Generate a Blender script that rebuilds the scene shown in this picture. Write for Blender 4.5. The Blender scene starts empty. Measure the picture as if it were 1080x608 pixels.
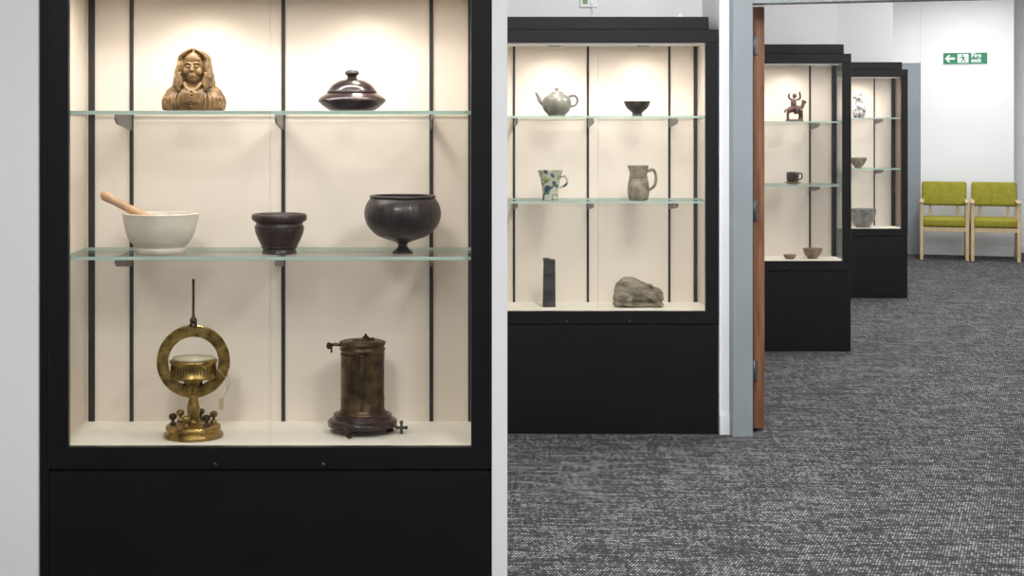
import bpy, bmesh, math, random
from mathutils import Vector, Matrix, Euler
random.seed(4)
scene = bpy.context.scene
scene.view_settings.view_transform = 'Standard'
scene.view_settings.look = 'None'

# ------------------------------------------------------------ materials
def lin(c):
    o = []
    for v in c:
        v /= 255.0
        o.append(v/12.92 if v <= 0.04045 else ((v+0.055)/1.055)**2.4)
    return (o[0], o[1], o[2], 1.0)

def new_mat(name):
    m = bpy.data.materials.new(name); m.use_nodes = True
    nt = m.node_tree
    for n in list(nt.nodes): nt.nodes.remove(n)
    out = nt.nodes.new('ShaderNodeOutputMaterial')
    return m, nt, out

def pmat(name, c1, c2=None, rough=0.5, metal=0.0, scale=8.0, bump=0.0, bscale=60.0, stretch=(1,1,1), spec=0.5, coat=0.0, lo=0.35, hi=0.65, detail=4.0, rvar=0.0):
    m, nt, out = new_mat(name)
    b = nt.nodes.new('ShaderNodeBsdfPrincipled')
    nt.links.new(b.outputs[0], out.inputs[0])
    b.inputs['Roughness'].default_value = rough
    b.inputs['Metallic'].default_value = metal
    b.inputs['Specular IOR Level'].default_value = spec
    b.inputs['Coat Weight'].default_value = coat
    if c2 is None: c2 = tuple(max(0, v*0.94) for v in c1)
    tc = nt.nodes.new('ShaderNodeTexCoord')
    mp = nt.nodes.new('ShaderNodeMapping'); mp.inputs['Scale'].default_value = stretch
    nt.links.new(tc.outputs['Object'], mp.inputs[0])
    nz = nt.nodes.new('ShaderNodeTexNoise'); nz.inputs['Scale'].default_value = scale; nz.inputs['Detail'].default_value = detail
    nt.links.new(mp.outputs[0], nz.inputs['Vector'])
    cr = nt.nodes.new('ShaderNodeValToRGB')
    cr.color_ramp.elements[0].position = lo; cr.color_ramp.elements[0].color = lin(c2)
    cr.color_ramp.elements[1].position = hi; cr.color_ramp.elements[1].color = lin(c1)
    nt.links.new(nz.outputs[0], cr.inputs[0]); nt.links.new(cr.outputs[0], b.inputs['Base Color'])
    if rvar > 0:
        n3 = nt.nodes.new('ShaderNodeTexNoise'); n3.inputs['Scale'].default_value = scale*1.7; n3.inputs['Detail'].default_value = 6
        nt.links.new(mp.outputs[0], n3.inputs['Vector'])
        mr = nt.nodes.new('ShaderNodeMapRange'); mr.inputs[1].default_value = 0.35; mr.inputs[2].default_value = 0.65
        mr.inputs[3].default_value = max(0.05, rough-rvar); mr.inputs[4].default_value = rough+rvar
        nt.links.new(n3.outputs[0], mr.inputs[0]); nt.links.new(mr.outputs[0], b.inputs['Roughness'])
    if bump > 0:
        n2 = nt.nodes.new('ShaderNodeTexNoise'); n2.inputs['Scale'].default_value = bscale
        nt.links.new(mp.outputs[0], n2.inputs['Vector'])
        bp = nt.nodes.new('ShaderNodeBump'); bp.inputs['Strength'].default_value = bump; bp.inputs['Distance'].default_value = 0.003
        nt.links.new(n2.outputs[0], bp.inputs['Height']); nt.links.new(bp.outputs[0], b.inputs['Normal'])
    return m

def glass_mat(name, tint, refl=1.0):
    m, nt, out = new_mat(name)
    t = nt.nodes.new('ShaderNodeBsdfTransparent'); t.inputs[0].default_value = tint
    g = nt.nodes.new('ShaderNodeBsdfGlossy'); g.inputs['Roughness'].default_value = 0.01
    f = nt.nodes.new('ShaderNodeFresnel'); f.inputs['IOR'].default_value = 1.35
    mu = nt.nodes.new('ShaderNodeMath'); mu.operation = 'MULTIPLY'; mu.inputs[1].default_value = refl
    mx = nt.nodes.new('ShaderNodeMixShader')
    nt.links.new(f.outputs[0], mu.inputs[0]); nt.links.new(mu.outputs[0], mx.inputs[0])
    nt.links.new(t.outputs[0], mx.inputs[1]); nt.links.new(g.outputs[0], mx.inputs[2])
    nt.links.new(mx.outputs[0], out.inputs[0])
    return m

def patch_mat(name, cols, scale, rough=0.3):
    m, nt, out = new_mat(name)
    b = nt.nodes.new('ShaderNodeBsdfPrincipled'); nt.links.new(b.outputs[0], out.inputs[0])
    b.inputs['Roughness'].default_value = rough
    tc = nt.nodes.new('ShaderNodeTexCoord')
    nz = nt.nodes.new('ShaderNodeTexNoise'); nz.inputs['Scale'].default_value = scale; nz.inputs['Detail'].default_value = 1.0
    nt.links.new(tc.outputs['Object'], nz.inputs['Vector'])
    cr = nt.nodes.new('ShaderNodeValToRGB'); cr.color_ramp.interpolation = 'CONSTANT'
    els = cr.color_ramp.elements
    els[0].position = cols[0][0]; els[0].color = lin(cols[0][1])
    els[1].position = cols[1][0]; els[1].color = lin(cols[1][1])
    for p, c in cols[2:]:
        e = els.new(p); e.color = lin(c)
    nt.links.new(nz.outputs[0], cr.inputs[0]); nt.links.new(cr.outputs[0], b.inputs['Base Color'])
    return m

def carpet_mat():
    m, nt, out = new_mat('carpet_woven')
    N = nt.nodes.new; L = nt.links.new
    b = N('ShaderNodeBsdfPrincipled'); L(b.outputs[0], out.inputs[0])
    b.inputs['Roughness'].default_value = 0.95; b.inputs['Specular IOR Level'].default_value = 0.1
    tc = N('ShaderNodeTexCoord')
    mp = N('ShaderNodeMapping'); mp.inputs['Rotation'].default_value = (0, 0, math.radians(6))
    L(tc.outputs['Object'], mp.inputs[0])
    sep = N('ShaderNodeSeparateXYZ'); L(mp.outputs[0], sep.inputs[0])
    def mth(op, a, bb=None, c=None):
        n = N('ShaderNodeMath'); n.operation = op
        for i, x in enumerate((a, bb, c)):
            if x is None: continue
            if isinstance(x, (int, float)): n.inputs[i].default_value = x
            else: L(x, n.inputs[i])
        return n.outputs[0]
    def cell(sx, sy, seed, sh=0.5):
        ry = mth('MULTIPLY', sep.outputs[1], 1/sy)
        fy = mth('FLOOR', ry)
        rx = mth('MULTIPLY_ADD', sep.outputs[0], 1/sx, mth('MULTIPLY', fy, sh))
        fx = mth('FLOOR', rx)
        cb = N('ShaderNodeCombineXYZ'); L(fx, cb.inputs[0]); L(fy, cb.inputs[1]); cb.inputs[2].default_value = seed
        w = N('ShaderNodeTexWhiteNoise'); L(cb.outputs[0], w.inputs['Vector'])
        return w.outputs['Value'], mth('FRACT', rx), mth('FRACT', ry)
    a, fx, fy = cell(0.0115, 0.020, 1.0)
    c, _, _ = cell(0.12, 0.020, 5.0, 0.37)
    d, _, _ = cell(0.0115, 0.12, 9.0, 0.0)
    gx = mth('GREATER_THAN', fx, 0.34)
    gy = mth('GREATER_THAN', fy, 0.38)
    g = mth('MULTIPLY', gx, gy)
    v = mth('MULTIPLY_ADD', a, 0.44, mth('MULTIPLY_ADD', c, 0.36, mth('MULTIPLY', d, 0.20)))
    v = mth('MULTIPLY', v, g)
    cr = N('ShaderNodeValToRGB')
    e = cr.color_ramp.elements
    e[0].position = 0.0; e[0].color = lin((42, 42, 45))
    e[1].position = 0.85; e[1].color = lin((164, 163, 163))
    k = e.new(0.33); k.color = lin((60, 60, 63))
    k = e.new(0.52); k.color = lin((100, 100, 102))
    L(v, cr.inputs[0]); L(cr.outputs[0], b.inputs['Base Color'])
    return m

M = {}
M['wall'] = pmat('painted_plaster_white', (232, 233, 235), (228, 229, 231), rough=0.8, scale=1.5, bump=0.05, bscale=200, spec=0.2)
M['ceil'] = pmat('ceiling_paint', (240, 240, 240), (236, 236, 236), rough=0.9, scale=2)
M['trim'] = pmat('trim_gloss_white', (232, 234, 236), (226, 228, 231), rough=0.4, scale=2)
M['carpet'] = carpet_mat()
M['black'] = pmat('black_powder_coat', (17, 17, 20), (13, 13, 16), rough=0.38, scale=5, spec=0.3)
M['strip'] = pmat('shelving_strip_dark', (44, 42, 42), (34, 33, 33), rough=0.5, scale=9)
M['cream'] = pmat('cream_lining_fabric', (232, 222, 210), (229, 218, 205), rough=0.9, scale=3, bump=0.1, bscale=300, spec=0.1)
M['creamfloor'] = pmat('cream_floor_board', (242, 236, 224), (238, 232, 219), rough=0.8, scale=3, spec=0.2)
M['glass'] = glass_mat('clear_glass', (0.99, 0.995, 0.992, 1), 0.6)
M['gedge'] = pmat('glass_edge_dark', (110, 122, 116), (90, 100, 95), rough=0.2, scale=4)
M['shelfglass'] = glass_mat('shelf_glass', (0.985, 0.993, 0.989, 1), 0.35)
M['shelfedge'] = pmat('shelf_glass_green_edge', (196, 216, 204), (178, 204, 190), rough=0.15, scale=6)
M['steel'] = pmat('bracket_steel', (120, 118, 116), (90, 88, 87), rough=0.4, metal=0.6, scale=10)
M['lock'] = pmat('lock_dark_steel', (70, 70, 72), (50, 50, 52), rough=0.5, metal=0.5, scale=10)
M['greyframe'] = pmat('door_frame_grey_paint', (138, 146, 151), (132, 140, 145), rough=0.45, scale=3)
M['doorwood'] = pmat('door_wood_veneer', (146, 98, 68), (108, 68, 46), rough=0.45, scale=6, stretch=(8, 8, 0.6))
M['chairwood'] = pmat('beech_wood', (206, 184, 146), (190, 166, 126), rough=0.45, scale=7, stretch=(4, 4, 0.8))
M['green'] = pmat('lime_upholstery', (148, 142, 56), (134, 130, 46), rough=0.85, scale=20, bump=0.2, bscale=300, spec=0.15)
M['boxwood'] = pmat('carved_boxwood', (144, 112, 68), (88, 64, 38), rough=0.42, scale=28, bump=0.15, bscale=140)
M['bronze'] = pmat('dark_bronze_glaze', (62, 44, 44), (36, 27, 30), rough=0.25, scale=14, metal=0.2, coat=0.4)
M['marble'] = pmat('cream_marble', (228, 221, 206), (208, 199, 182), rough=0.4, scale=10, detail=8)
M['pestlewood'] = pmat('pestle_wood', (206, 168, 130), (182, 142, 104), rough=0.5, scale=12, stretch=(3, 3, 0.5))
M['darkwood'] = pmat('lignum_wood_dark', (66, 46, 40), (28, 19, 19), rough=0.4, scale=12, stretch=(6, 6, 1), coat=0.15)
M['ebony'] = pmat('fluted_dark_bowl', (48, 36, 36), (22, 17, 19), rough=0.4, scale=16, stretch=(3, 3, 0.7), coat=0.2)
M['brass'] = pmat('aged_brass', (188, 158, 92), (112, 88, 46), rough=0.36, metal=0.85, scale=26, rvar=0.14, bump=0.1, bscale=90, detail=8)
M['brassdark'] = pmat('tarnished_brass', (108, 88, 62), (46, 38, 32), rough=0.42, metal=0.7, scale=22, rvar=0.14, bump=0.12, bscale=90, detail=8)
M['brasslight'] = pmat('silvered_dial', (210, 202, 178), (186, 176, 148), rough=0.35, scale=20)
M['mahogany'] = pmat('mahogany_base', (58, 34, 30), (32, 20, 20), rough=0.3, scale=10, stretch=(1, 4, 4), coat=0.3)
M['string'] = pmat('string_tag', (196, 176, 138), (176, 156, 120), rough=0.9, scale=20)
M['celadon'] = pmat('celadon_glaze', (132, 130, 120), (92, 90, 84), rough=0.28, scale=16, coat=0.3)
M['tenmoku'] = patch_mat('patterned_dark_glaze', [(0, (34, 30, 32)), (0.56, (110, 102, 98)), (0.60, (38, 34, 36))], 55)
M['painted'] = patch_mat('painted_pottery', [(0, (52, 66, 96)), (0.34, (84, 108, 100)), (0.42, (190, 190, 180)), (0.55, (186, 172, 88)), (0.585, (104, 130, 104)), (0.63, (186, 188, 180))], 20)
M['stoneware'] = pmat('stoneware_glaze', (156, 146, 128), (104, 96, 82), rough=0.5, scale=22, bump=0.3, bscale=120)
M['slate'] = pmat('dark_slate_clay', (78, 76, 74), (48, 47, 47), rough=0.75, scale=18, bump=0.5, bscale=70)
M['stone'] = pmat('grey_carved_stone', (158, 148, 130), (92, 84, 72), rough=0.8, scale=14, bump=1.0, bscale=70, stretch=(1, 1, 3))
M['terracotta'] = pmat('red_brown_clay', (92, 60, 50), (56, 36, 30), rough=0.5, scale=30)
M['brownglaze'] = pmat('brown_glaze', (70, 48, 36), (40, 28, 24), rough=0.25, scale=20, coat=0.4)
M['dishglaze'] = pmat('rim_tan_glaze', (146, 120, 98), (106, 84, 66), rough=0.4, scale=20)
M['greypot'] = pmat('grey_pottery', (140, 138, 132), (106, 102, 98), rough=0.5, scale=20)
M['flower'] = patch_mat('flower_porcelain', [(0, (96, 70, 110)), (0.42, (100, 126, 84)), (0.47, (200, 200, 198)), (0.57, (170, 120, 140)), (0.61, (206, 204, 202))], 30)
M['signgreen'] = pmat('sign_green', (20, 122, 84), (18, 116, 80), rough=0.5, scale=4)
M['signwhite'] = pmat('sign_white', (245, 248, 246), (240, 244, 242), rough=0.5, scale=4)
M['plasticwhite'] = pmat('white_plastic', (235, 238, 236), (228, 232, 230), rough=0.4, scale=4)
M['plasticgreen'] = pmat('green_plastic', (110, 150, 100), (96, 136, 88), rough=0.4, scale=4)

def emis(name, col, s):
    m, nt, out = new_mat(name)
    e = nt.nodes.new('ShaderNodeEmission'); e.inputs[0].default_value = col; e.inputs[1].default_value = s
    nt.links.new(e.outputs[0], out.inputs[0]); return m
M['lampwarm'] = emis('downlight_lens', (1, 0.85, 0.65, 1), 12)
M['panel'] = emis('ceiling_panel_diffuser', (0.95, 0.98, 1, 1), 3)

# ------------------------------------------------------------ geometry helpers
def box(cx, cy, cz, sx, sy, sz, bev=0.0, seg=2):
    bm = bmesh.new()
    bmesh.ops.create_cube(bm, size=1.0)
    bmesh.ops.scale(bm, vec=(sx, sy, sz), verts=bm.verts)
    if bev > 0:
        bmesh.ops.bevel(bm, geom=list(bm.edges), offset=bev, segments=seg, affect='EDGES', profile=0.5)
    bmesh.ops.translate(bm, vec=(cx, cy, cz), verts=bm.verts)
    bm.verts.index_update()
    v = [x.co.copy() for x in bm.verts]; f = [[q.index for q in fc.verts] for fc in bm.faces]
    bm.free(); return v, f

def bx(x0, x1, y0, y1, z0, z1, bev=0.0, seg=2):
    return box((x0+x1)/2, (y0+y1)/2, (z0+z1)/2, abs(x1-x0), abs(y1-y0), abs(z1-z0), bev, seg)

def lathe(prof, seg=48, mod=None, c=(0, 0, 0)):
    v = []; f = []
    n = len(prof)
    for j in range(seg):
        th = 2*math.pi*j/seg
        for (r, z) in prof:
            rr = r if mod is None else r*mod(th, z)
            v.append(Vector((c[0]+rr*math.cos(th), c[1]+rr*math.sin(th), c[2]+z)))
    for j in range(seg):
        k = (j+1) % seg
        for i in range(n-1):
            f.append([j*n+i, k*n+i, k*n+i+1, j*n+i+1])
    return v, f

def smoothprof(p, sub=4):
    out = []
    n = len(p)
    for i in range(n-1):
        p0 = p[max(i-1, 0)]; p1 = p[i]; p2 = p[i+1]; p3 = p[min(i+2, n-1)]
        for s in range(sub):
            t = s/sub
            out.append(tuple(0.5*((2*p1[k])+(-p0[k]+p2[k])*t+(2*p0[k]-5*p1[k]+4*p2[k]-p3[k])*t*t+(-p0[k]+3*p1[k]-3*p2[k]+p3[k])*t**3) for k in range(len(p1))))
    out.append(tuple(p[-1]))
    return [tuple([max(0, q[0])]+list(q[1:])) if len(q) == 2 else q for q in out]

def sweep(pts, rad, seg=12, sub=5):
    if not isinstance(rad, (list, tuple)): rad = [rad]*len(pts)
    q = [(p[0], p[1], p[2], r) for p, r in zip(pts, rad)]
    q = smoothprof(q, sub) if sub > 1 and len(q) > 2 else q
    P = [Vector(a[:3]) for a in q]; R = [max(a[3], 1e-4) for a in q]
    v = []; f = []
    n = len(P); prev = None
    for i in range(n):
        t = (P[min(i+1, n-1)]-P[max(i-1, 0)]).normalized()
        if prev is None:
            a = Vector((0, 0, 1)) if abs(t.z) < 0.9 else Vector((1, 0, 0))
            u = t.cross(a).normalized()
        else:
            u = (prev - t*prev.dot(t)).normalized()
        prev = u; w = t.cross(u)
        for j in range(seg):
            th = 2*math.pi*j/seg
            v.append(P[i]+(u*math.cos(th)+w*math.sin(th))*R[i])
    for i in range(n-1):
        for j in range(seg):
            k = (j+1) % seg
            f.append([i*seg+j, i*seg+k, (i+1)*seg+k, (i+1)*seg+j])
    f.append(list(range(seg))[::-1]); f.append([(n-1)*seg+j for j in range(seg)])
    return v, f

def ell(c, r, rot=(0, 0, 0), seg=20, rings=12):
    if not isinstance(r, (list, tuple)): r = (r, r, r)
    R = Euler(rot).to_matrix(); c = Vector(c)
    v = [c+R @ Vector((0, 0, r[2]))]; f = []
    for i in range(1, rings):
        ph = math.pi*i/rings
        for j in range(seg):
            th = 2*math.pi*j/seg
            v.append(c+R @ Vector((r[0]*math.sin(ph)*math.cos(th), r[1]*math.sin(ph)*math.sin(th), r[2]*math.cos(ph))))
    v.append(c+R @ Vector((0, 0, -r[2])))
    for j in range(seg):
        f.append([0, 1+j, 1+(j+1) % seg])
        for i in range(rings-2):
            a = 1+i*seg; b = a+seg
            f.append([a+j, b+j, b+(j+1) % seg, a+(j+1) % seg])
        f.append([len(v)-1, 1+(rings-2)*seg+(j+1) % seg, 1+(rings-2)*seg+j])
    return v, f

class B:
    def __init__(s): s.v = []; s.f = []; s.m = []; s.sm = []; s.mats = []
    def add(s, vf, mat, smooth=True, T=None):
        v, f = vf; o = len(s.v)
        if T is not None: v = [T @ Vector(a) for a in v]
        s.v += [tuple(a) for a in v]
        if mat not in s.mats: s.mats.append(mat)
        mi = s.mats.index(mat)
        for q in f:
            s.f.append([i+o for i in q]); s.m.append(mi); s.sm.append(smooth)
        return s
    def sc(s, sx, sy, sz):
        s.v = [(a[0]*sx, a[1]*sy, a[2]*sz) for a in s.v]; return s
    def clampz(s, z0=0.0):
        s.v = [(a[0], a[1], max(a[2], z0)) for a in s.v]; return s
    def build(s, name, loc=(0, 0, 0), rz=0.0, parent=None, remesh=None, smoothit=0, disp=0.0):
        me = bpy.data.meshes.new(name)
        me.from_pydata(s.v, [], s.f)
        for k in s.mats: me.materials.append(M[k])
        me.polygons.foreach_set('material_index', s.m)
        me.polygons.foreach_set('use_smooth', s.sm)
        bm = bmesh.new(); bm.from_mesh(me)
        bmesh.ops.remove_doubles(bm, verts=bm.verts, dist=1e-6)
        bmesh.ops.recalc_face_normals(bm, faces=bm.faces)
        bm.to_mesh(me); bm.free(); me.update()
        ob = bpy.data.objects.new(name, me)
        scene.collection.objects.link(ob)
        ob.location = loc; ob.rotation_euler = (0, 0, rz)
        if parent: ob.parent = parent
        if remesh:
            r = ob.modifiers.new('remesh', 'REMESH'); r.mode = 'VOXEL'; r.voxel_size = remesh; r.use_smooth_shade = True
            if smoothit:
                sm = ob.modifiers.new('smooth', 'SMOOTH'); sm.iterations = smoothit; sm.factor = 0.5
            if disp > 0:
                t = bpy.data.textures.new(name+'_relief', 'CLOUDS'); t.noise_scale = 0.022; t.noise_depth = 3
                d = ob.modifiers.new('relief', 'DISPLACE'); d.texture = t; d.strength = disp; d.mid_level = 0.5
        return ob

def empty(name, loc, rz=0.0):
    e = bpy.data.objects.new(name, None); scene.collection.objects.link(e)
    e.location = loc; e.rotation_euler = (0, 0, rz); e.empty_display_size = 0.1
    return e

# ------------------------------------------------------------ room shell
CEIL = 3.12
B().add(bx(-3.3, 9.5, -3.1, 20.5, -0.1, 0.0), 'carpet', False).build('floor')
B().add(bx(-3.3, 9.5, -3.1, 20.5, CEIL, CEIL+0.1), 'ceil', False).build('ceiling')

def seg_box(p0, p1, z0, z1, th, side=1):
    p0 = Vector((p0[0], p0[1], 0)); p1 = Vector((p1[0], p1[1], 0))
    d = (p1-p0).normalized(); n = Vector((-d.y, d.x, 0))*side*th
    a = [p0, p1, p1+n, p0+n]
    v = [Vector((q.x, q.y, z0)) for q in a]+[Vector((q.x, q.y, z1)) for q in a]
    f = [[0, 1, 2, 3], [4, 5, 6, 7], [0, 1, 5, 4], [1, 2, 6, 5], [2, 3, 7, 6], [3, 0, 4, 7]]
    return v, f
def wallseg(name, p0, p1, th=0.1, side=1, z0=0.0, z1=CEIL, mat='wall'):
    return B().add(seg_box(p0, p1, z0, z1, th, side), mat, False).build(name)
def skirt(name, p0, p1, side=-1):
    b = B().add(seg_box(p0, p1, 0.0, 0.095, 0.014, side), 'trim', False)
    b.add(seg_box(p0, p1, 0.095, 0.105, 0.008, side), 'trim', False)
    return b.build(name)

wallseg('wall_front_left', (-3.2, 4.6), (-1.11, 4.6), 0.5)
skirt('baseboard_front_left', (-3.2, 4.6), (-1.112, 4.6))
wallseg('wall_cabinet_bay_a', (-1.11, 5.07), (0.219, 5.07), 0.05)
wallseg('wall_pier_a', (0.219, 4.6), (0.264, 4.6), 0.55)
wallseg('wall_return_a', (0.264, 5.15), (0.264, 8.36), 0.06)
wallseg('wall_cabinet_bay_b', (0.2, 8.36), (1.57, 8.36), 0.1)
wallseg('wall_pier_b', (1.518, 7.885), (1.567, 7.885), 0.47)
skirt('baseboard_pier_b', (1.518, 7.884), (1.566, 7.884))
wallseg('wall_return_b', (1.62, 7.96), (1.62, 11.2), 0.05)
wallseg('wall_cabinet_bay_c', (1.56, 11.2), (2.997, 11.2), 0.1)
wallseg('wall_return_c', (2.997, 11.3), (2.997, 14.46), 0.08)
skirt('baseboard_return_c', (2.998, 11.22), (2.998, 13.9))
wallseg('wall_cabinet_bay_d', (2.9, 14.46), (4.38, 14.46), 0.1)
wallseg('wall_return_d', (4.38, 14.56), (4.38, 19.06), 0.08)
wallseg('wall_left', (-3.2, -3.0), (-3.2, 5.0), 0.1)
wallseg('wall_behind', (-3.3, -3.0), (3.0, -3.0), 0.1, -1)

DX, DY = 0.951, -0.309
WP = (6.15, 18.5)
def W(s, off=0.0):
    return (WP[0]+DX*s+DY*off, WP[1]+DY*s-DX*off)
wallseg('wall_end_left', W(-1.9), W(-1.365), 0.12)
wallseg('wall_end', W(-0.208), W(0.824), 0.12)
wallseg('wall_end_over_door', W(-1.36), W(-0.21), 0.12, z0=2.263)
wallseg('wall_end_return', W(0.824, -0.12), W(0.824, -0.6), 0.1, 1)
wallseg('wall_end_recess', W(0.7, -0.6), W(2.6, -0.6), 0.1)
skirt('baseboard_end', W(-0.205), W(0.824))
skirt('baseboard_end_recess', W(0.826, -0.6), W(2.3, -0.6))
def rw(y): return 8.6-0.325*(18.5-y)
wallseg('wall_right', (rw(-3.1), -3.1), (rw(19.5), 19.5), 0.1, -1)
skirt('baseboard_right', (rw(-3.0), -3.0), (rw(18.0), 18.0), 1)

# end-wall door with grey frame
b = B()
b.add(seg_box(W(-0.36, 0.015), W(-0.215, 0.015), 0, 2.26, 0.13), 'greyframe', False)
b.add(seg_box(W(-1.36, 0.015), W(-1.23, 0.015), 0, 2.26, 0.13), 'greyframe', False)
b.add(seg_box(W(-1.23, 0.015), W(-0.36, 0.015), 2.13, 2.26, 0.13), 'greyframe', False)
b.add(seg_box(W(-1.225, -0.03), W(-0.365, -0.03), 0.008, 2.125, 0.045), 'doorwood', False)
p = W(-1.13, 0.0)
b.add(sweep([(p[0], p[1], 0.95), (p[0]-0.01, p[1]-0.03, 0.95), (p[0]-0.01, p[1]-0.03, 1.2), (p[0], p[1], 1.2)], 0.009, sub=1), 'steel')
b.build('door_end')

# foreground doorway : frame + leaf opened away from camera
H0 = (1.667, 7.87)
def Hp(t, off=0.0): return (H0[0]+DX*t+DY*off, H0[1]+DY*t-DX*off)
b = B()
b.add(bx(1.568, 1.667, 7.80, 7.955, 0, 2.25, 0.003, 1), 'greyframe', False)
b.add(bx(1.667, 1.683, 7.87, 7.955, 0, 2.16), 'greyframe', False)
b.add(seg_box(Hp(0, 0.06), Hp(1.92, 0.06), 2.16, 2.25, 0.15), 'greyframe', False)
b.add(seg_box(Hp(1.85, 0.06), Hp(1.95, 0.06), 0, 2.16, 0.15), 'greyframe', False)
b.build('door_frame_corridor')
wallseg('wall_over_doorway', Hp(-0.06, 0.03), Hp(1.97, 0.03), 0.1, z0=2.252)
wallseg('wall_right_of_doorway', Hp(1.955, 0.03), Hp(3.2, 0.03), 0.1)
b = B()
b.add(bx(1.706, 1.762, 7.965, 8.86, 0.012, 2.155, 0.002, 1), 'doorwood', False)
for z in (1.96, 1.12, 0.31):
    b.add(bx(1.688, 1.728, 7.955, 7.966, z-0.05, z+0.05, 0.002, 1), 'steel', False)
    b.add(lathe([(0, -0.052), (0.008, -0.052), (0.008, 0.052), (0, 0.052)], 12, None, (1.706, 7.955, z)), 'steel')
b.add(sweep([(1.76, 8.78, 1.0), (1.80, 8.78, 1.0), (1.80, 8.78, 1.3), (1.76, 8.78, 1.3)], 0.009, sub=1), 'steel')
b.build('door_leaf')

# ceiling light panels
def ceil_light(x, y, w, l, power):
    e = empty('ceiling_light', (x, y, CEIL))
    b = B(); b.add(bx(-w/2-0.02, w/2+0.02, -l/2-0.02, l/2+0.02, -0.03, -0.002), 'trim', False)
    b.add(bx(-w/2, w/2, -l/2, l/2, -0.034, -0.030), 'panel', False)
    b.build('housing', parent=e)
    L = bpy.data.lights.new('panel_lamp', 'AREA'); L.shape = 'RECTANGLE'; L.size = w; L.size_y = l
    L.energy = power; L.color = (1.0, 0.985, 0.96)
    o = bpy.data.objects.new('panel_lamp', L); scene.collection.objects.link(o); o.parent = e; o.location = (0, 0, -0.045)
ceil_light(-0.8, 1.6, 0.6, 1.2, 76)
ceil_light(1.2, 2.2, 0.6, 1.2, 76)
ceil_light(1.2, 6.0, 0.6, 1.2, 70)  # unseen panel, added to brighten the wall above the second cabinet
ceil_light(2.6, 5.4, 0.6, 1.2, 36)
ceil_light(3.6, 8.9, 0.6, 1.2, 74)
ceil_light(4.6, 11.8, 0.6, 1.2, 70)
ceil_light(5.3, 14.6, 0.6, 1.2, 64)
ceil_light(6.1, 17.0, 0.6, 1.2, 44)

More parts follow.
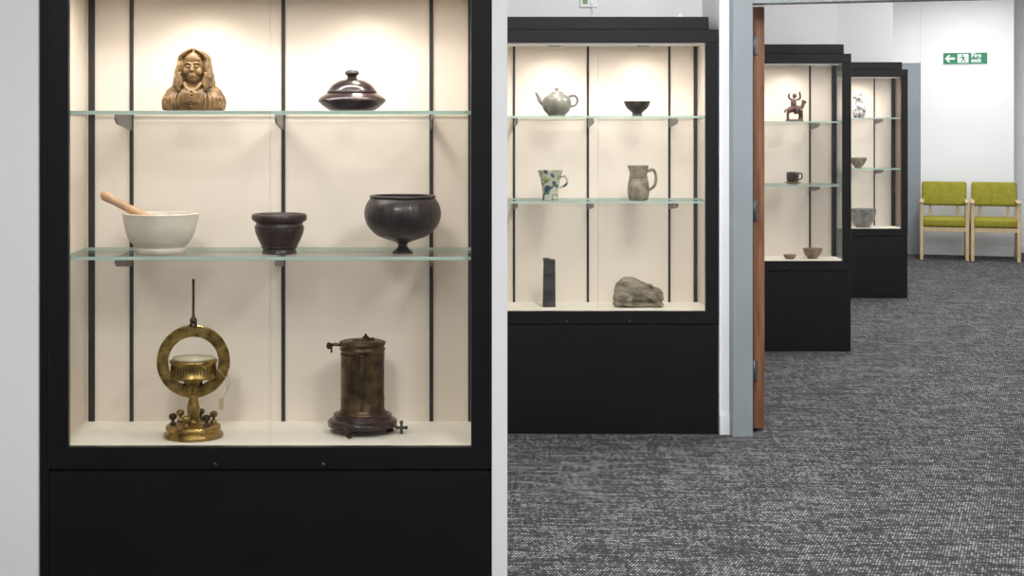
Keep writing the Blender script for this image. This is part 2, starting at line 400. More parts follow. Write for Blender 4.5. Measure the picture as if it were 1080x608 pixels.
# ------------------------------------------------------------ display cabinets
def cabinet(X, Y, hw, st, strips, corner, shelves, spots, power, fill_power, glass_right=False, filler=False):
    e = empty('display_cabinet', (X, Y, 0))
    D = 0.40; OH = hw-st; ZF = 0.617; ZT = 1.968
    b = B()
    b.add(bx(-hw+0.002, hw-0.002, 0.004, 0.45, 0, 0.545, 0.002, 1), 'black', False)
    b.add(bx(-hw+0.01, hw-0.01, 0.015, 0.44, 0.545, 0.553), 'black', False)
    b.build('plinth', parent=e)
    b = B()
    b.add(bx(-hw, hw, 0, 0.03, 0.553, ZF, 0.002, 1), 'black', False)
    b.add(bx(-hw, hw, 0, 0.03, ZT, 2.035, 0.002, 1), 'black', False)
    b.add(bx(-hw, -OH, 0, 0.03, ZF, ZT, 0.002, 1), 'black', False)
    b.add(bx(OH, hw, 0, 0.03, ZF, ZT, 0.002, 1), 'black', False)
    b.add(bx(-hw, hw, 0.03, 0.45, 0.553, ZF-0.012), 'black', False)
    b.add(bx(-hw, hw, 0.03, 0.45, ZT+0.014, 2.035), 'black', False)
    b.add(bx(-hw+0.045, hw-0.045, 0.02, 0.43, 2.035, 2.10, 0.003, 1), 'black', False)
    b.add(bx(-hw, hw, D+0.012, 0.45, ZF, ZT+0.014), 'black', False)
    b.add(bx(-hw, -hw+0.018, 0.03, D+0.012, ZF, ZT+0.014), 'black', False)
    if not glass_right:
        b.add(bx(hw-0.018, hw, 0.03, D+0.012, ZF, ZT+0.014), 'black', False)
    else:
        b.add(bx(hw-0.03, hw, D-0.03, D+0.012, ZF, ZT+0.014), 'black', False)
    if filler:
        b.add(bx(-hw-0.027, -hw-0.001, 0.012, 0.45, 0, 2.1), 'black', False)
    for lx in (-0.16, 0.157):
        b.add(lathe([(0, 0), (0.006, 0), (0.006, 0.003), (0, 0.003)], 16), 'lock', True, Matrix.Translation((lx, -0.0, 0.567)) @ Matrix.Rotation(math.radians(90), 4, 'X'))
    b.build('frame', parent=e)
    b = B()
    b.add(bx(-hw+0.018, hw-0.018, D, D+0.011, ZF-0.011, ZT+0.013), 'cream', False)
    b.add(bx(-hw+0.018, -hw+0.026, 0.031, D, ZF, ZT), 'cream', False)
    if not glass_right:
        b.add(bx(hw-0.026, hw-0.018, 0.031, D, ZF, ZT), 'cream', False)
    b.add(bx(-hw+0.018, hw-0.018, 0.031, D, ZF-0.011, ZF), 'creamfloor', False)
    b.add(bx(-hw+0.018, hw-0.018, 0.031, D, ZT+0.001, ZT+0.013), 'cream', False)
    b.build('lining', parent=e)
    if glass_right:
        B().add(bx(hw-0.016, hw-0.010, 0.031, D-0.031, ZF, ZT), 'glass', False).build('side_glass', parent=e)
    b = B()
    for s in strips: b.add(bx(s-0.006, s+0.006, D-0.005, D-0.0005, ZF, ZT), 'strip', False)
    for s in (-corner, corner):
        if s < 0 or not glass_right:
            b.add(bx(s-0.010, s+0.010, D-0.005, D-0.0005, ZF, ZT), 'strip', False)
    for z in shelves:
        for s in strips:
            v = []
            for xx in (s-0.003, s+0.003):
                v += [Vector((xx, D-0.005, z-0.0105)), Vector((xx, 0.13, z-0.0105)), Vector((xx, 0.125, z-0.024)), Vector((xx, 0.16, z-0.040)), Vector((xx, D-0.06, z-0.056)), Vector((xx, D-0.005, z-0.060))]
            f = [[0, 1, 2, 3, 4, 5], [6, 7, 8, 9, 10, 11]]+[[i, (i+1) % 6, 6+(i+1) % 6, 6+i] for i in range(6)]
            b.add((v, f), 'steel', False)
    b.build('shelf_supports', parent=e)
    for i, z in enumerate(shelves):
        b = B(); xw = hw-0.03
        v, f = bx(-xw, xw, 0.045, D-0.014, z-0.010, z)
        top = [q for q in f if abs(sum(v[k].z for k in q)/4-z) < 1e-4 or abs(sum(v[k].z for k in q)/4-(z-0.010)) < 1e-4]
        edge = [q for q in f if q not in top]
        b.add((v, top), 'shelfglass', False); b.add((v, edge), 'shelfedge', False)
        b.build('glass_shelf_%d' % (i+1), parent=e)
    for nm, x0, x1 in (('glass_door_left', -OH+0.002, -0.0018), ('glass_door_right', 0.0018, OH-0.002)):
        b = B()
        v, f = bx(x0, x1, 0.008, 0.014, ZF+0.002, ZT-0.002)
        fr = [q for q in f if abs(v[q[0]].y-v[q[2]].y) < 1e-5 and abs(v[q[0]].y-v[q[1]].y) < 1e-5]
        b.add((v, fr), 'glass', False); b.add((v, [q for q in f if q not in fr]), 'gedge', False)
        b.build(nm, parent=e)
    for i, s in enumerate(spots):
        B().add(lathe([(0, 0.0), (0.022, 0.0), (0.022, 0.004)], 20, None, (0, 0, 0)), 'lampwarm').add(
            lathe([(0.022, 0.006), (0.023, -0.002), (0.032, -0.002), (0.033, 0.006)], 20), 'steel').build('downlight_%d' % (i+1), loc=(s, 0.24, ZT-0.006), parent=e)
        L = bpy.data.lights.new('spot', 'SPOT'); L.energy = power; L.color = (1.0, 0.89, 0.78)
        L.spot_size = math.radians(150); L.spot_blend = 0.9; L.shadow_soft_size = 0.04
        o = bpy.data.objects.new('spot_%d' % (i+1), L); scene.collection.objects.link(o); o.parent = e
        o.location = (s, 0.24, ZT-0.015); o.rotation_euler = (math.radians(8), 0, 0)
    # added linear fill light with made-up body behind the top rail, brightens the interior
    B().add(bx(-hw+0.08, hw-0.08, 0.036, 0.052, ZT-0.012, ZT-0.001, 0.002, 1), 'plasticwhite', False).build('fill_strip_body', parent=e)
    L = bpy.data.lights.new('fill_strip_light', 'AREA'); L.shape = 'RECTANGLE'; L.size = 2*hw-0.2; L.size_y = 0.02
    L.energy = fill_power; L.color = (1.0, 0.955, 0.90)
    o = bpy.data.objects.new('fill_strip_light', L); scene.collection.objects.link(o); o.parent = e
    o.location = (0, 0.058, ZT-0.016); o.rotation_euler = (math.radians(0), 0, 0)
    return e

C1 = (-0.432, 4.6); C2 = (0.911, 7.89); C3 = (2.361, 10.72); C4 = (3.757, 13.95)
cabinet(C1[0], C1[1], 0.6485, 0.058, (-0.477, 0.006, 0.477), 0.604, (1.604, 1.172), (-0.24, 0.28), 4.8, 6.3, filler=True)
cabinet(C2[0], C2[1], 0.603, 0.064, (-0.40, -0.01, 0.42), 0.558, (1.600, 1.168), (-0.2, 0.26), 4.0, 4.6)
cabinet(C3[0], C3[1], 0.603, 0.058, (-0.40, 0.0, 0.42), 0.558, (1.572, 1.135), (-0.2, 0.26), 4.0, 4.6, True)
cabinet(C4[0], C4[1], 0.603, 0.058, (-0.40, 0.0, 0.42), 0.558, (1.605, 1.150), (-0.2, 0.26), 4.0, 4.6, True)
ZF = 0.6175

# ------------------------------------------------------------ cabinet 1 objects
def bust(loc):
    b = B(); m = 'boxwood'
    b.add(ell((0, 0.0, 0.026), (0.080, 0.044, 0.050)), m)
    for sx in (-1, 1):
        b.add(ell((sx*0.056, 0.0, 0.024), (0.043, 0.040, 0.043)), m)
        b.add(sweep([(0, 0, 0.075), (sx*0.04, 0.0, 0.060), (sx*0.075, 0.0, 0.042)], [0.026, 0.028, 0.022]), m)
    b.add(bx(-0.094, 0.094, -0.038, 0.038, 0.0, 0.030, 0.010), m)
    b.add(ell((0, -0.022, 0.036), (0.052, 0.030, 0.040)), m)
    b.add(sweep([(0, 0.004, 0.04), (0, -0.004, 0.10)], [0.032, 0.024], sub=1), m)
    S = Matrix.Translation((0, -0.003, 0.186)) @ Matrix.Diagonal((1.16, 1.12, 1.16, 1)) @ Matrix.Translation((0, 0, -0.184))
    def h(vf): b.add(vf, m, True, S)
    h(ell((0, -0.002, 0.140), (0.029, 0.034, 0.040)))
    h(ell((0, -0.010, 0.116), (0.0225, 0.024, 0.025)))
    h(ell((0, -0.027, 0.1040), (0.009, 0.008, 0.008)))
    h(sweep([(0, -0.034, 0.144), (0, -0.039, 0.132), (0, -0.0435, 0.1255)], [0.003, 0.004, 0.0058]))
    h(ell((0, -0.026, 0.158), (0.020, 0.010, 0.014)))
    for sx in (-1, 1):
        h(sweep([(sx*0.021, -0.026, 0.1440), (sx*0.012, -0.0338, 0.1480), (sx*0.003, -0.0345, 0.1455)], 0.0024))
        h(ell((sx*0.0115, -0.0315, 0.1385), (0.0056, 0.0042, 0.0030)))
        h(ell((sx*0.015, -0.025, 0.126), (0.010, 0.0095, 0.012)))
    h(ell((0, -0.0355, 0.1160), (0.0090, 0.0045, 0.0021)))
    h(ell((0, -0.0350, 0.1115), (0.0072, 0.0045, 0.0026)))
    b.add(ell((0, 0.010, 0.146), (0.044, 0.040, 0.042)), m)
    b.add(ell((0, 0.014, 0.100), (0.052, 0.034, 0.050)), m)
    for sx in (-1, 1):
        b.add(ell((sx*0.038, 0.0, 0.126), (0.013, 0.028, 0.040)), m)
        b.add(ell((sx*0.045, -0.006, 0.092), (0.017, 0.028, 0.034)), m)
        for k in range(9):
            y0 = -0.024+0.0085*k
            pts = [(sx*0.002, -0.020+0.006*k, 0.189-0.0006*k), (sx*0.022, y0-0.003, 0.179)]
            for j in range(0, 8):
                z = 0.163-j*0.0130
                xx = 0.037+0.0026*j if k < 2 else 0.041+0.0026*j
                if k >= 6: xx -= 0.004
                pts.append((sx*(xx+0.0032*math.sin(j*1.7+k*1.3)), y0*(1.0 if j < 3 else 1.1)-0.002*j*0.4+0.003*math.sin(j*2.1+k*1.7), z))
            b.add(sweep(pts, [0.003, 0.0045]+[0.0056]*6+[0.005, 0.003], seg=8, sub=3), m)
        for k in range(3):
            pts = [(sx*(0.036+0.005*k+0.003*math.sin(j*1.8+k)), -0.030-0.0018*j*0.8, 0.116-j*0.0112) for j in range(6)]
            b.add(sweep(pts, [0.004, 0.0052, 0.0052, 0.0052, 0.0046, 0.003], seg=8, sub=3), m)
    for sx in (-1, 1):
        b.add(sweep([(sx*0.026, -0.030, 0.084), (sx*0.016, -0.046, 0.068), (sx*0.003, -0.054, 0.056)], 0.0050), m)
        b.add(bx(sx*0.003, sx*0.024, -0.060, -0.048, 0.022, 0.058, 0.004), m)
        for k in range(5):
            x0 = 0.034+0.012*k
            b.add(sweep([(sx*(x0-0.004), -0.030+0.004*k, 0.066-0.006*k), (sx*(x0+0.006), -0.044+0.003*k, 0.036), (sx*(x0+0.003), -0.040+0.002*k, 0.004)], 0.0036, seg=8), m)
    for k in range(5):
        b.add(ell((0, -0.056, 0.050-0.0095*k), 0.0035, seg=10, rings=6), m)
    b.clampz(0.0005)
    b.build('portrait_bust', loc, remesh=0.0013, smoothit=1)
bust((-0.432-0.2475, 4.78, 1.6050))

# dark dome lidded vessel
prof = smoothprof([(0.0, 0.0), (0.055, 0.0), (0.075, 0.006), (0.098, 0.026), (0.100, 0.033), (0.094, 0.040), (0.078, 0.050), (0.070, 0.055)], 4) + \
       smoothprof([(0.072, 0.058), (0.060, 0.075), (0.040, 0.088), (0.022, 0.093), (0.014, 0.098), (0.016, 0.104), (0.022, 0.109), (0.018, 0.117), (0.008, 0.121), (0, 0.122)], 4)
b = B().add(lathe(prof, 64), 'bronze')
b.add(sweep([(0.072*math.cos(a*math.pi/16), 0.072*math.sin(a*math.pi/16), 0.056) for a in range(33)], 0.003, sub=1, seg=8), 'bronze')
b.sc(1.03, 1.03, 1.03)
b.build('lidded_bronze_dish', (-0.432+0.2345, 4.76, 1.6045))

YS = 4.75
# mortar and pestle
b = B()
mp = smoothprof([(0, 0), (0.060, 0.0), (0.074, 0.004), (0.078, 0.016), (0.076, 0.022), (0.094, 0.044), (0.107, 0.078), (0.111, 0.118), (0.1125, 0.130)], 4)+smoothprof([(0.105, 0.132), (0.098, 0.126), (0.090, 0.09), (0.07, 0.045), (0.03, 0.022), (0, 0.02)], 4)
def spout(th, z):
    w = 0
    for a0, k in ((0.0, 0.06), (math.pi/2, 0.05), (math.pi, 0.04), (3*math.pi/2, 0.03)):
        d = abs((th-a0+math.pi) % (2*math.pi)-math.pi)
        w = max(w, k*math.exp(-(d/0.16)**2))
    return 1+w*max(0, min(1, (z-0.085)/0.03))
b.add(lathe(mp, 96, spout), 'marble').sc(0.985, 0.985, 0.93)
XM = -0.432-0.345
b.build('stone_mortar', (XM, YS, 1.1725))
b = B()
b.add(sweep([(-0.178, -0.01, 0.182), (-0.170, -0.01, 0.179), (-0.158, -0.01, 0.172), (-0.135, -0.01, 0.159), (-0.100, -0.008, 0.141), (-0.060, 0.0, 0.118), (-0.015, 0.0, 0.088), (0.025, 0, 0.060), (0.036, 0, 0.052)],
            [0.006, 0.014, 0.015, 0.0115, 0.0125, 0.0145, 0.018, 0.022, 0.012], seg=20), 'pestlewood')
b.build('wooden_pestle', (XM, YS, 1.1715))

# small dark turned bowl
def octo(th, z):
    k = 0.35 if 0.015 < z < 0.112 else 0.0
    a = (th % (math.pi/4))-math.pi/8
    return 1+k*(math.cos(math.pi/8)/math.cos(a)-1)
pr = smoothprof([(0, 0), (0.048, 0), (0.053, 0.005), (0.050, 0.012), (0.052, 0.020), (0.062, 0.040), (0.072, 0.065), (0.0745, 0.082), (0.070, 0.096)], 4)+smoothprof([(0.070, 0.097), (0.076, 0.102), (0.083, 0.108), (0.0835, 0.118), (0.0815, 0.126)], 3)+smoothprof([(0.077, 0.127), (0.068, 0.11), (0.058, 0.06), (0.03, 0.03), (0, 0.028)], 3)
b = B().add(lathe(pr, 96, octo), 'darkwood')
for z, r in ((0.086, 0.0735), (0.022, 0.053)):
    b.add(sweep([(r*math.cos(a*math.pi/24), r*math.sin(a*math.pi/24), z) for a in range(49)], 0.0025, sub=1, seg=8), 'darkwood')
b.sc(1, 1, 0.95)
b.build('small_turned_bowl', (-0.432+0.015, YS, 1.1725))

# large fluted goblet bowl
def flute(th, z): return 1+0.010*abs(math.cos(th*14))*(1 if 0.04 < z < 0.165 else 0)
pr = smoothprof([(0, 0), (0.028, 0.0), (0.032, 0.005), (0.024, 0.012), (0.015, 0.022), (0.016, 0.032), (0.032, 0.040), (0.078, 0.058), (0.106, 0.088), (0.116, 0.118), (0.114, 0.145), (0.104, 0.168), (0.094, 0.180)], 5)+smoothprof([(0.090, 0.184), (0.086, 0.180), (0.098, 0.150), (0.10, 0.11), (0.06, 0.065), (0, 0.05)], 4)
b = B().add(lathe(pr, 112, flute), 'ebony')
b.add(sweep([(0.098*math.cos(a*math.pi/32), 0.098*math.sin(a*math.pi/32), 0.180) for a in range(65)], 0.004, sub=1, seg=8), 'ebony')
b.sc(0.99, 0.99, 0.96)
b.build('fluted_footed_bowl', (-0.432+0.388, YS, 1.1725))

# tangent galvanometer
b = B(); m = 'brass'
b.add(lathe([(0, 0), (0.088, 0), (0.091, 0.006), (0.088, 0.012), (0.078, 0.015), (0.078, 0.020), (0.084, 0.024), (0.082, 0.034), (0.070, 0.038), (0, 0.040)], 64), m)
for a in range(6):
    th = a*math.pi/3+0.3
    x, y = 0.062*math.cos(th), 0.062*math.sin(th)
    b.add(lathe(smoothprof([(0, 0), (0.009, 0), (0.009, 0.008), (0.005, 0.012), (0.005, 0.018), (0.011, 0.022), (0.012, 0.032), (0.006, 0.037), (0, 0.038)], 3), 20, None, (x, y, 0.036)), 'brassdark' if a % 2 else m)
b.add(lathe(smoothprof([(0.030, 0.038), (0.022, 0.045), (0.018, 0.060), (0.020, 0.085), (0.016, 0.105), (0.013, 0.125), (0.018, 0.132), (0.018, 0.138), (0.012, 0.142), (0.012, 0.150), (0.026, 0.160), (0.028, 0.168), (0.034, 0.176)], 4), 32), m)
def annulus(ro, ri, t, seg=80):
    pr = [(ri, -t), (ro-0.002, -t), (ro, -t+0.002), (ro, t-0.002), (ro-0.002, t), (ri, t), (ri, -t)]
    return lathe(pr, seg)
R = Matrix.Translation((0, 0.0, 0.228)) @ Matrix.Rotation(math.radians(8), 4, 'Z') @ Matrix.Rotation(math.radians(90), 4, 'X')
b.add(annulus(0.110, 0.075, 0.009), m, False, R)
for rr in (0.081, 0.104):
    b.add(annulus(rr+0.001, rr-0.001, 0.0096), 'brassdark', False, R)
b.add(lathe([(0, 0.178), (0.067, 0.178), (0.071, 0.181), (0.071, 0.186), (0.067, 0.189), (0.067, 0.222), (0.072, 0.225), (0.072, 0.232), (0.066, 0.234), (0, 0.234)], 64), m)
b.add(lathe([(0, 0.2345), (0.064, 0.2345), (0.064, 0.240), (0.0, 0.2435)], 48), 'brasslight')
for a in range(40):
    th = a*math.pi/20
    b.add(box(0, 0, 0, 0.0015, 0.001, 0.026), 'brassdark', False, Matrix.Translation((0.068*math.cos(th), 0.068*math.sin(th), 0.205)) @ Matrix.Rotation(th+math.pi/2, 4, 'Z'))
b.add(ell((0, -0.014, 0.150), (0.016, 0.012, 0.016)), m)
b.add(sweep([(-0.03, -0.01, 0.158), (0.03, -0.01, 0.158)], 0.005, sub=1), 'brassdark')
b.add(lathe(smoothprof([(0.0, 0.332), (0.014, 0.334), (0.010, 0.345), (0.012, 0.352), (0.006, 0.362), (0.0042, 0.375), (0.0042, 0.468), (0.0055, 0.472), (0.003, 0.477), (0, 0.477)], 3), 20), 'brassdark')
b.add(sweep([(0.105, -0.012, 0.19), (0.112, -0.02, 0.16), (0.098, -0.02, 0.13), (0.090, -0.02, 0.115)], 0.0012, seg=6), 'string')
b.add(sweep([(0.07, -0.02, 0.215), (0.10, -0.03, 0.18), (0.106, -0.03, 0.145)], 0.0010, seg=6), 'string')
b.add(bx(0.080, 0.094, -0.022, -0.020, 0.085, 0.118), 'string', False)
b.build('brass_galvanometer', (-0.432-0.246, 4.757, ZF))

# cylindrical instrument on wooden base
b = B(); m = 'brassdark'
for a in range(3):
    th = a*2*math.pi/3-math.pi/2-0.45
    b.add(lathe(smoothprof([(0, 0), (0.010, 0), (0.013, 0.005), (0.007, 0.012), (0.010, 0.024)], 3), 16, None, (0.085*math.cos(th), 0.085*math.sin(th), 0)), 'mahogany')
b.add(lathe(smoothprof([(0, 0.020), (0.098, 0.020), (0.106, 0.026), (0.107, 0.034), (0.100, 0.041), (0.092, 0.044), (0.090, 0.052), (0.080, 0.058), (0, 0.060)], 3), 72), 'mahogany')
b.add(lathe([(0.0, 0.056), (0.078, 0.056), (0.078, 0.060), (0.071, 0.064), (0.067, 0.072), (0.067, 0.250), (0.070, 0.252), (0.070, 0.257), (0.067, 0.259), (0.067, 0.268), (0.071, 0.270), (0.071, 0.277), (0.060, 0.281), (0.0, 0.284)], 64), m)
for z in (0.10, 0.24):
    b.add(sweep([(0.0675*math.cos(a*math.pi/24), 0.0675*math.sin(a*math.pi/24), z) for a in range(49)], 0.0015, sub=1, seg=6), m)
b.add(bx(-0.006, 0.006, -0.072, -0.064, 0.075, 0.245, 0.002), m, False)
b.add(lathe([(0, 0.284), (0.012, 0.284), (0.010, 0.292), (0.004, 0.296), (0.004, 0.30), (0, 0.302)], 20, None, (0.01, 0, 0)), m)
b.add(sweep([(-0.06, -0.01, 0.268), (-0.085, -0.012, 0.270), (-0.100, -0.012, 0.268)], 0.005, sub=1), m)
b.add(ell((-0.103, -0.012, 0.266), (0.008, 0.008, 0.011)), m)
b.add(sweep([(-0.095, -0.012, 0.27), (-0.095, -0.012, 0.245)], 0.003, sub=1), m)
b.add(sweep([(-0.03, -0.02, 0.283), (0.035, 0.0, 0.286)], 0.0045, sub=1), m)
b.add(sweep([(-0.03, -0.095, 0.045), (-0.045, -0.112, 0.045), (-0.045, -0.116, 0.02), (-0.036, -0.114, 0.004), (-0.025, -0.11, 0.012)], 0.0035, seg=8), m)
b.build('cylindrical_brass_instrument', (-0.432+0.264, 4.83, ZF))
b = B()
b.add(sweep([(0, 0.0, 0.004), (0, 0, 0.036)], 0.0045, sub=1), 'slate'); b.add(sweep([(-0.014, 0, 0.020), (0.014, 0, 0.020)], 0.0045, sub=1), 'slate')
for c in ((-0.014, 0.020), (0.014, 0.020), (0, 0.036), (0, 0.006)):
    b.add(ell((c[0], 0, c[1]), (0.006, 0.005, 0.006)), 'slate')
b.build('cross_shaped_key', (-0.432+0.384, 4.79, ZF))

# ------------------------------------------------------------ cabinet 2 objects
Y2 = C2[1]+0.20
def tri_handle(b, x, y, z0, z1, out, r, m, ang=0.0):
    pts = [(x, y, z1), (x+out*0.7, y, z1+0.004), (x+out, y, z1-(z1-z0)*0.35), (x+out*0.75, y, z0+(z1-z0)*0.2), (x, y, z0)]
    b.add(sweep(pts, [r*1.2, r, r, r, r*1.1], seg=10), m)
b = B(); m = 'celadon'
b.add(lathe(smoothprof([(0, 0), (0.042, 0), (0.046, 0.006), (0.066, 0.028), (0.076, 0.060), (0.068, 0.092), (0.046, 0.110), (0.034, 0.114)], 4), 48), m)
b.add(lathe(smoothprof([(0.037, 0.113), (0.034, 0.120), (0.018, 0.128), (0.007, 0.131), (0.008, 0.136), (0.012, 0.141), (0.008, 0.147), (0, 0.148)], 4), 32), m)
b.add(sweep([(-0.060, 0, 0.060), (-0.082, 0, 0.076), (-0.094, 0, 0.098), (-0.104, 0, 0.116), (-0.110, 0, 0.120)], [0.018, 0.013, 0.009, 0.007, 0.007], seg=14), m)
tri_handle(b, 0.062, 0, 0.045, 0.100, 0.045, 0.006, m)
b.build('ceramic_teapot', (0.911-0.192, Y2, 1.6005))
b = B(); b.add(lathe(smoothprof([(0, 0), (0.026, 0), (0.028, 0.003), (0.024, 0.012), (0.032, 0.022), (0.055, 0.042), (0.067, 0.068), (0.069, 0.076)], 3)+smoothprof([(0.066, 0.076), (0.050, 0.044), (0.02, 0.022), (0, 0.02)], 3), 48), 'tenmoku')
b.build('footed_patterned_bowl', (0.911+0.222, Y2, 1.6005))
b = B(); b.add(lathe(smoothprof([(0, 0), (0.038, 0), (0.042, 0.004), (0.040, 0.020), (0.042, 0.060), (0.052, 0.110), (0.066, 0.155)], 4)+smoothprof([(0.063, 0.156), (0.048, 0.11), (0.038, 0.05), (0.034, 0.014), (0, 0.012)], 3), 48), 'painted')
tri_handle(b, 0.046, 0, 0.065, 0.118, 0.042, 0.006, 'painted')
b.build('painted_flared_mug', (0.911-0.229, Y2-0.04, 1.1685))
def lip(th, z):
    d = abs((th-math.pi+math.pi) % (2*math.pi)-math.pi)
    return 1+0.10*math.exp(-(d/0.3)**2)*max(0, min(1, (z-0.14)/0.03))
b = B(); b.add(lathe(smoothprof([(0, 0), (0.040, 0), (0.050, 0.010), (0.056, 0.045), (0.053, 0.085), (0.045, 0.120), (0.046, 0.150), (0.052, 0.178)], 4)+smoothprof([(0.048, 0.178), (0.040, 0.14), (0.045, 0.05), (0, 0.012)], 3), 48, lip), 'stoneware')
tri_handle(b, 0.046, 0, 0.05, 0.150, 0.045, 0.0075, 'stoneware')
for z in (0.118, 0.10): b.add(sweep([(0.048*math.cos(a*math.pi/16), 0.048*math.sin(a*math.pi/16), z) for a in range(33)], 0.002, sub=1, seg=6), 'stoneware')
b.build('stoneware_jug', (0.911+0.223, Y2-0.04, 1.1685))
b = B()
vs, fs = box(0, 0, 0.122, 0.064, 0.05, 0.244, 0.006, 2)
vs = [Vector((q.x*(1-0.10*(q.z/0.244))+0.002*math.sin(q.z*60), q.y, q.z)) for q in vs]
b.add((vs, fs), 'slate', False)
b.add(bx(-0.030, 0.004, -0.022, 0.022, 0.236, 0.250, 0.004), 'slate', False)
b.add(bx(-0.028, 0.026, -0.028, -0.020, 0.16, 0.18, 0.003), 'slate', False)
b.add(bx(-0.032, 0.032, -0.027, 0.027, 0.0, 0.02, 0.004), 'slate', False)
b.build('slab_built_vase', (0.911-0.232, Y2, ZF))
# carved stone animal (crouched, head low to the right)
b = B(); m = 'stone'
b.add(ell((-0.045, 0, 0.082), (0.080, 0.055, 0.072), (0, 0.1, 0)), m)
b.add(ell((0.010, 0, 0.072), (0.090, 0.050, 0.056), (0, 0.25, 0)), m)
b.add(ell((0.078, 0, 0.062), (0.048, 0.042, 0.042), (0, 0.3, 0)), m)
b.add(ell((0.104, 0, 0.052), (0.028, 0.032, 0.034)), m)
b.add(bx(-0.128, 0.126, -0.048, 0.048, 0.004, 0.026, 0.010), m)
b.add(ell((-0.085, 0, 0.048), (0.045, 0.052, 0.042)), m)
b.add(ell((0.060, -0.02, 0.106), (0.014, 0.011, 0.015)), m)
b.add(ell((0.040, 0.02, 0.108), (0.014, 0.011, 0.015)), m)
b.add(sweep([(0.045, -0.044, 0.07), (0.085, -0.052, 0.034), (0.112, -0.046, 0.016)], [0.018, 0.014, 0.010]), m)
b.add(sweep([(-0.10, -0.046, 0.07), (-0.05, -0.054, 0.045), (-0.075, -0.052, 0.018), (-0.03, -0.054, 0.014)], [0.016, 0.016, 0.012, 0.010]), m)
b.clampz(0.004)
b.build('carved_stone_animal', (0.911+0.228, Y2, ZF), remesh=0.003, smoothit=1, disp=0.010)

# ------------------------------------------------------------ cabinet 3 objects
Y3 = C3[1]+0.20
def px3(px): return (px-440)/1656*Y3
b = B(); m = 'terracotta'
b.add(sweep([(-0.045, 0, 0.075), (0.0, 0, 0.088), (0.04, 0, 0.085)], [0.020, 0.024, 0.020]), m)
for x, y in ((-0.045, -0.016), (-0.038, 0.016), (0.040, -0.016), (0.036, 0.016)):
    b.add(sweep([(x, y, 0.080), (x*1.15, y*1.2, 0.04), (x*1.05, y*1.2, 0.0)], [0.013, 0.009, 0.011]), m)
b.add(sweep([(0.045, 0, 0.09), (0.060, 0, 0.12), (0.056, 0, 0.135)], [0.015, 0.012, 0.010]), m)
b.add(ell((0.066, 0, 0.137), (0.020, 0.010, 0.010), (0, 0.5, 0)), m)
b.add(sweep([(-0.06, 0, 0.085), (-0.072, 0, 0.06)], 0.006, sub=1), m)
b.add(sweep([(-0.005, 0, 0.09), (-0.008, 0, 0.13), (-0.003, 0, 0.155)], [0.018, 0.020, 0.013]), m)
b.add(ell((0.0, 0, 0.178), (0.015, 0.015, 0.018)), m)
b.add(sweep([(-0.02, 0, 0.15), (-0.042, -0.01, 0.165), (-0.040, -0.01, 0.195)], 0.007), m)
b.add(sweep([(0.015, 0, 0.15), (0.036, -0.01, 0.16), (0.030, -0.02, 0.205)], 0.007), m)
for y in (-0.024, 0.024): b.add(sweep([(-0.004, y*0.5, 0.10), (0.012, y, 0.085), (0.008, y*1.1, 0.05)], 0.009), m)
b.add(lathe([(0, -0.004), (0.062, -0.004), (0.060, 0.008), (0, 0.012)], 24, None, (0, 0, 0.004)), m)
b.clampz(0.0005)
b.build('clay_rider_figurine', (px3(838), Y3, 1.5730), remesh=0.0035)
b = B()
b.add(lathe(smoothprof([(0, 0), (0.030, 0), (0.050, 0.010), (0.062, 0.014), (0.058, 0.016), (0.030, 0.010), (0, 0.008)], 3), 40), 'dishglaze')
b.add(lathe(smoothprof([(0, 0.009), (0.028, 0.009), (0.040, 0.025), (0.044, 0.060), (0.042, 0.085)], 3)+smoothprof([(0.038, 0.085), (0.038, 0.03), (0, 0.016)], 3), 40), 'brownglaze')
tri_handle(b, 0.040, 0, 0.03, 0.072, 0.026, 0.005, 'brownglaze')
b.build('cup_and_saucer', (px3(836), Y3, 1.1355))
b = B()
b.add(lathe(smoothprof([(0, 0), (0.022, 0), (0.036, 0.012), (0.045, 0.030)], 3)+smoothprof([(0.042, 0.031), (0.028, 0.014), (0, 0.008)], 3), 40), 'dishglaze')
b.build('small_dish', (px3(832), Y3-0.03, ZF))
b = B()
b.add(lathe(smoothprof([(0, 0), (0.030, 0), (0.034, 0.008), (0.054, 0.030), (0.068, 0.070)], 3)+smoothprof([(0.064, 0.071), (0.046, 0.03), (0, 0.014)], 3), 40), 'dishglaze')
b.build('brown_bowl', (px3(857), Y3, ZF))

# ------------------------------------------------------------ cabinet 4 objects
Y4 = C4[1]+0.20
def px4(px): return (px-440)/1656*Y4
b = B()
b.add(lathe(smoothprof([(0, 0), (0.040, 0), (0.052, 0.02), (0.060, 0.06), (0.048, 0.105), (0.032, 0.130), (0.040, 0.150)], 4)+smoothprof([(0.036, 0.15), (0.028, 0.13), (0, 0.12)], 3), 40), 'flower')
for a in range(7):
    th = a*0.9
    x, y = 0.028*math.cos(th), 0.028*math.sin(th); z = 0.185+0.015*math.sin(a*2.1)
    b.add(sweep([(x*0.3, y*0.3, 0.12), (x*0.7, y*0.7, 0.16), (x*1.3, y*1.3, z)], 0.003, seg=6), 'plasticgreen')
    for k in range(5):
        t2 = k*2*math.pi/5
        b.add(ell((x*1.4+0.010*math.cos(t2), y*1.4, z+0.010*math.sin(t2)), (0.009, 0.007, 0.009), seg=8, rings=6), 'flower')
b.build('flower_vase', (px4(906), Y4, 1.6055))
b = B()
b.add(lathe(smoothprof([(0, 0), (0.028, 0), (0.030, 0.008), (0.060, 0.045), (0.080, 0.095)], 3)+smoothprof([(0.076, 0.095), (0.05, 0.045), (0, 0.014)], 3), 40), 'stoneware')
b.build('conical_bowl', (px4(905), Y4, 1.1505))
b = B()
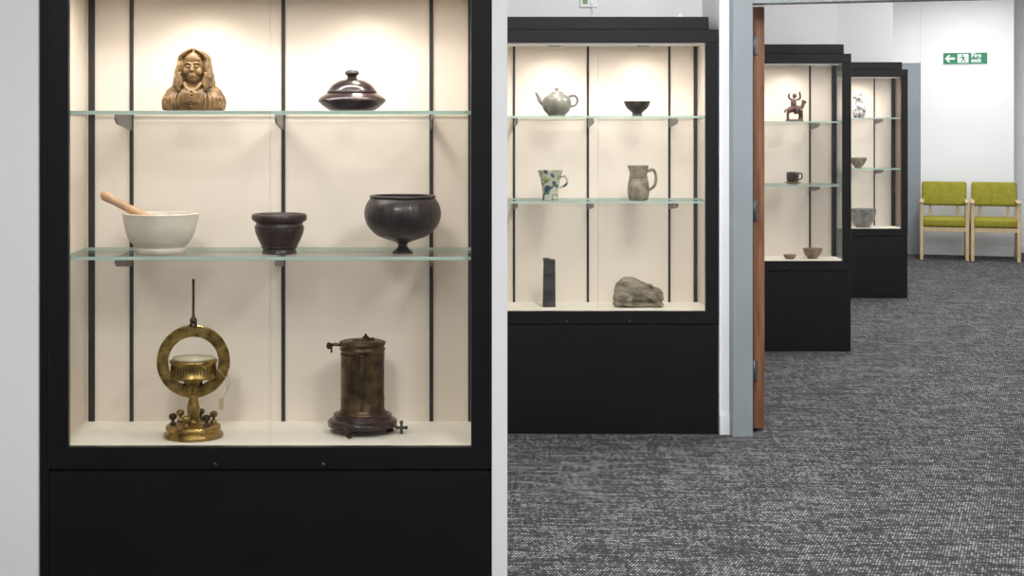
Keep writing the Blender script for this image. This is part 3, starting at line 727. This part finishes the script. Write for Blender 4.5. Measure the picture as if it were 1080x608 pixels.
b.add(lathe(smoothprof([(0, 0), (0.060, 0), (0.064, 0.01), (0.098, 0.06), (0.115, 0.135), (0.120, 0.165)], 3)+smoothprof([(0.113, 0.166), (0.09, 0.06), (0, 0.02)], 3), 48), 'greypot')
b.build('grey_pottery_bowl', (px4(910), Y4, ZF))

# ------------------------------------------------------------ chairs
def chair(x, y):
    b = B(); w = 'chairwood'; g = 'green'
    hw = 0.262
    for sx in (-1, 1):
        X = sx*(hw-0.018)
        b.add(bx(X-0.018, X+0.018, -0.27, -0.225, 0, 0.655, 0.006), w, False)
        b.add(sweep([(X, 0.27, 0.0), (X, 0.215, 0.42), (X, 0.225, 0.62)], [0.022, 0.022, 0.018], seg=8, sub=4), w)
        b.add(bx(X-0.026, X+0.026, -0.295, 0.25, 0.645, 0.675, 0.012), w, False)
        b.add(bx(X-0.012, X+0.012, -0.23, 0.22, 0.335, 0.385, 0.004), w, False)
    b.add(bx(-hw+0.03, hw-0.03, -0.262, -0.238, 0.325, 0.375, 0.004), w, False)
    b.add(bx(-hw+0.03, hw-0.03, 0.20, 0.225, 0.325, 0.375, 0.004), w, False)
    b.add(bx(-hw+0.030, hw-0.030, -0.285, 0.21, 0.376, 0.480, 0.032, 4), g)
    T = Matrix.Translation((0, 0.235, 0.735)) @ Matrix.Rotation(math.radians(-9), 4, 'X')
    b.add(box(0, 0, 0, 2*hw-0.03, 0.065, 0.28, 0.03, 4), g, True, T)
    for sx in (-1, 1):
        b.add(sweep([(sx*0.15, 0.23, 0.36), (sx*0.15, 0.245, 0.55), (sx*0.15, 0.262, 0.66)], 0.014, seg=8), w)
    b.clampz(0.0)
    return b.build('waiting_room_armchair', (x, y, 0), rz=math.radians(-18))
cx, cy = 5.95+0.27*0.309, 17.72+0.27*0.951
chair(cx, cy)
chair(cx+0.545*DX, cy+0.545*DY)

# ------------------------------------------------------------ exit sign
e = empty('fire_exit_sign', (W(0.29, 0.006)[0], W(0.29, 0.006)[1], 2.31), math.atan2(DY, DX))
b = B(); b.add(bx(-0.25, 0.25, -0.004, 0.004, -0.072, 0.072, 0.002, 1), 'signwhite', False)
b.add(bx(-0.244, 0.244, -0.006, -0.003, -0.066, 0.066), 'signgreen', False)
b.build('board', parent=e)
b = B()
yb = -0.0075
def flat(pts):
    n = len(pts)
    v = [Vector((p[0], yb, p[1])) for p in pts]+[Vector((p[0], yb+0.002, p[1])) for p in pts]
    return v, [list(range(n)), list(range(n, 2*n))[::-1]]+[[i, (i+1) % n, n+(i+1) % n, n+i] for i in range(n)]
b.add(flat([(-0.225, 0), (-0.185, 0.042), (-0.165, 0.042), (-0.190, 0.012), (-0.115, 0.012), (-0.115, -0.012), (-0.190, -0.012), (-0.165, -0.042), (-0.185, -0.042)]), 'signwhite', False)
b.add(flat([(-0.085, -0.05), (0.035, -0.05), (0.035, 0.05), (-0.085, 0.05)]), 'signwhite', False)
yb = -0.0095
b.add(flat([(-0.03+0.011*math.cos(a*math.pi/8), 0.034+0.011*math.sin(a*math.pi/8)) for a in range(16)]), 'signgreen', False)
b.add(flat([(-0.045, 0.02), (-0.015, 0.022), (-0.008, -0.008), (-0.030, -0.012)]), 'signgreen', False)
b.add(flat([(-0.045, 0.020), (-0.070, 0.005), (-0.066, -0.003), (-0.042, 0.008)]), 'signgreen', False)
b.add(flat([(-0.015, 0.020), (0.012, 0.006), (0.008, -0.002), (-0.015, 0.008)]), 'signgreen', False)
b.add(flat([(-0.030, -0.008), (-0.050, -0.045), (-0.040, -0.048), (-0.018, -0.012)]), 'signgreen', False)
b.add(flat([(-0.020, -0.008), (0.004, -0.022), (0.004, -0.045), (-0.006, -0.045), (-0.008, -0.026), (-0.026, -0.016)]), 'signgreen', False)
b.build('pictogram', parent=e)
for i, (txt, z) in enumerate((('Fire', 0.012), ('exit', -0.045))):
    c = bpy.data.curves.new('lettering', 'FONT'); c.body = txt; c.size = 0.072; c.extrude = 0.0008
    c.offset = 0.0012
    c.materials.append(M['signwhite'])
    o = bpy.data.objects.new('lettering_%d' % (i+1), c); scene.collection.objects.link(o)
    o.parent = e; o.rotation_euler = (math.radians(90), 0, 0); o.location = (0.065, -0.0075, z)

# small wall socket and cable above second cabinet
b = B()
b.add(bx(-0.045, 0.045, -0.012, 0, -0.03, 0.03, 0.003), 'plasticwhite', False)
b.add(bx(-0.030, -0.005, -0.018, -0.011, -0.012, 0.012, 0.002), 'plasticgreen', False)
b.add(bx(0.008, 0.030, -0.018, -0.011, -0.012, 0.012, 0.002), 'plasticwhite', False)
b.add(sweep([(0.018, -0.015, 0.0), (0.022, -0.02, -0.045), (0.012, -0.01, -0.08), (0.02, -0.006, -0.12)], 0.004, seg=8), 'plasticwhite')
b.build('wall_data_socket', (0.911, 8.359, 2.21))
B().add(lathe(smoothprof([(0, 0), (0.016, 0), (0.018, 0.012), (0.010, 0.028), (0, 0.03)], 3), 20), 'plasticwhite').build('cable_gland', (1.36, 8.12, 2.1))

# ------------------------------------------------------------ world & camera
w = bpy.data.worlds.new('world'); scene.world = w; w.use_nodes = True
w.node_tree.nodes['Background'].inputs[0].default_value = (0.8, 0.85, 0.9, 1)
w.node_tree.nodes['Background'].inputs[1].default_value = 0.3
cam = bpy.data.cameras.new('camera'); co = bpy.data.objects.new('camera', cam); scene.collection.objects.link(co)
co.location = (0, 0, 1.573); co.rotation_euler = (math.radians(90), 0, 0)
cam.sensor_width = 36; cam.lens = 36*1656/1080
cam.shift_x = 100/1080; cam.shift_y = -176/1080
cam.clip_start = 0.05; cam.clip_end = 100
scene.camera = co
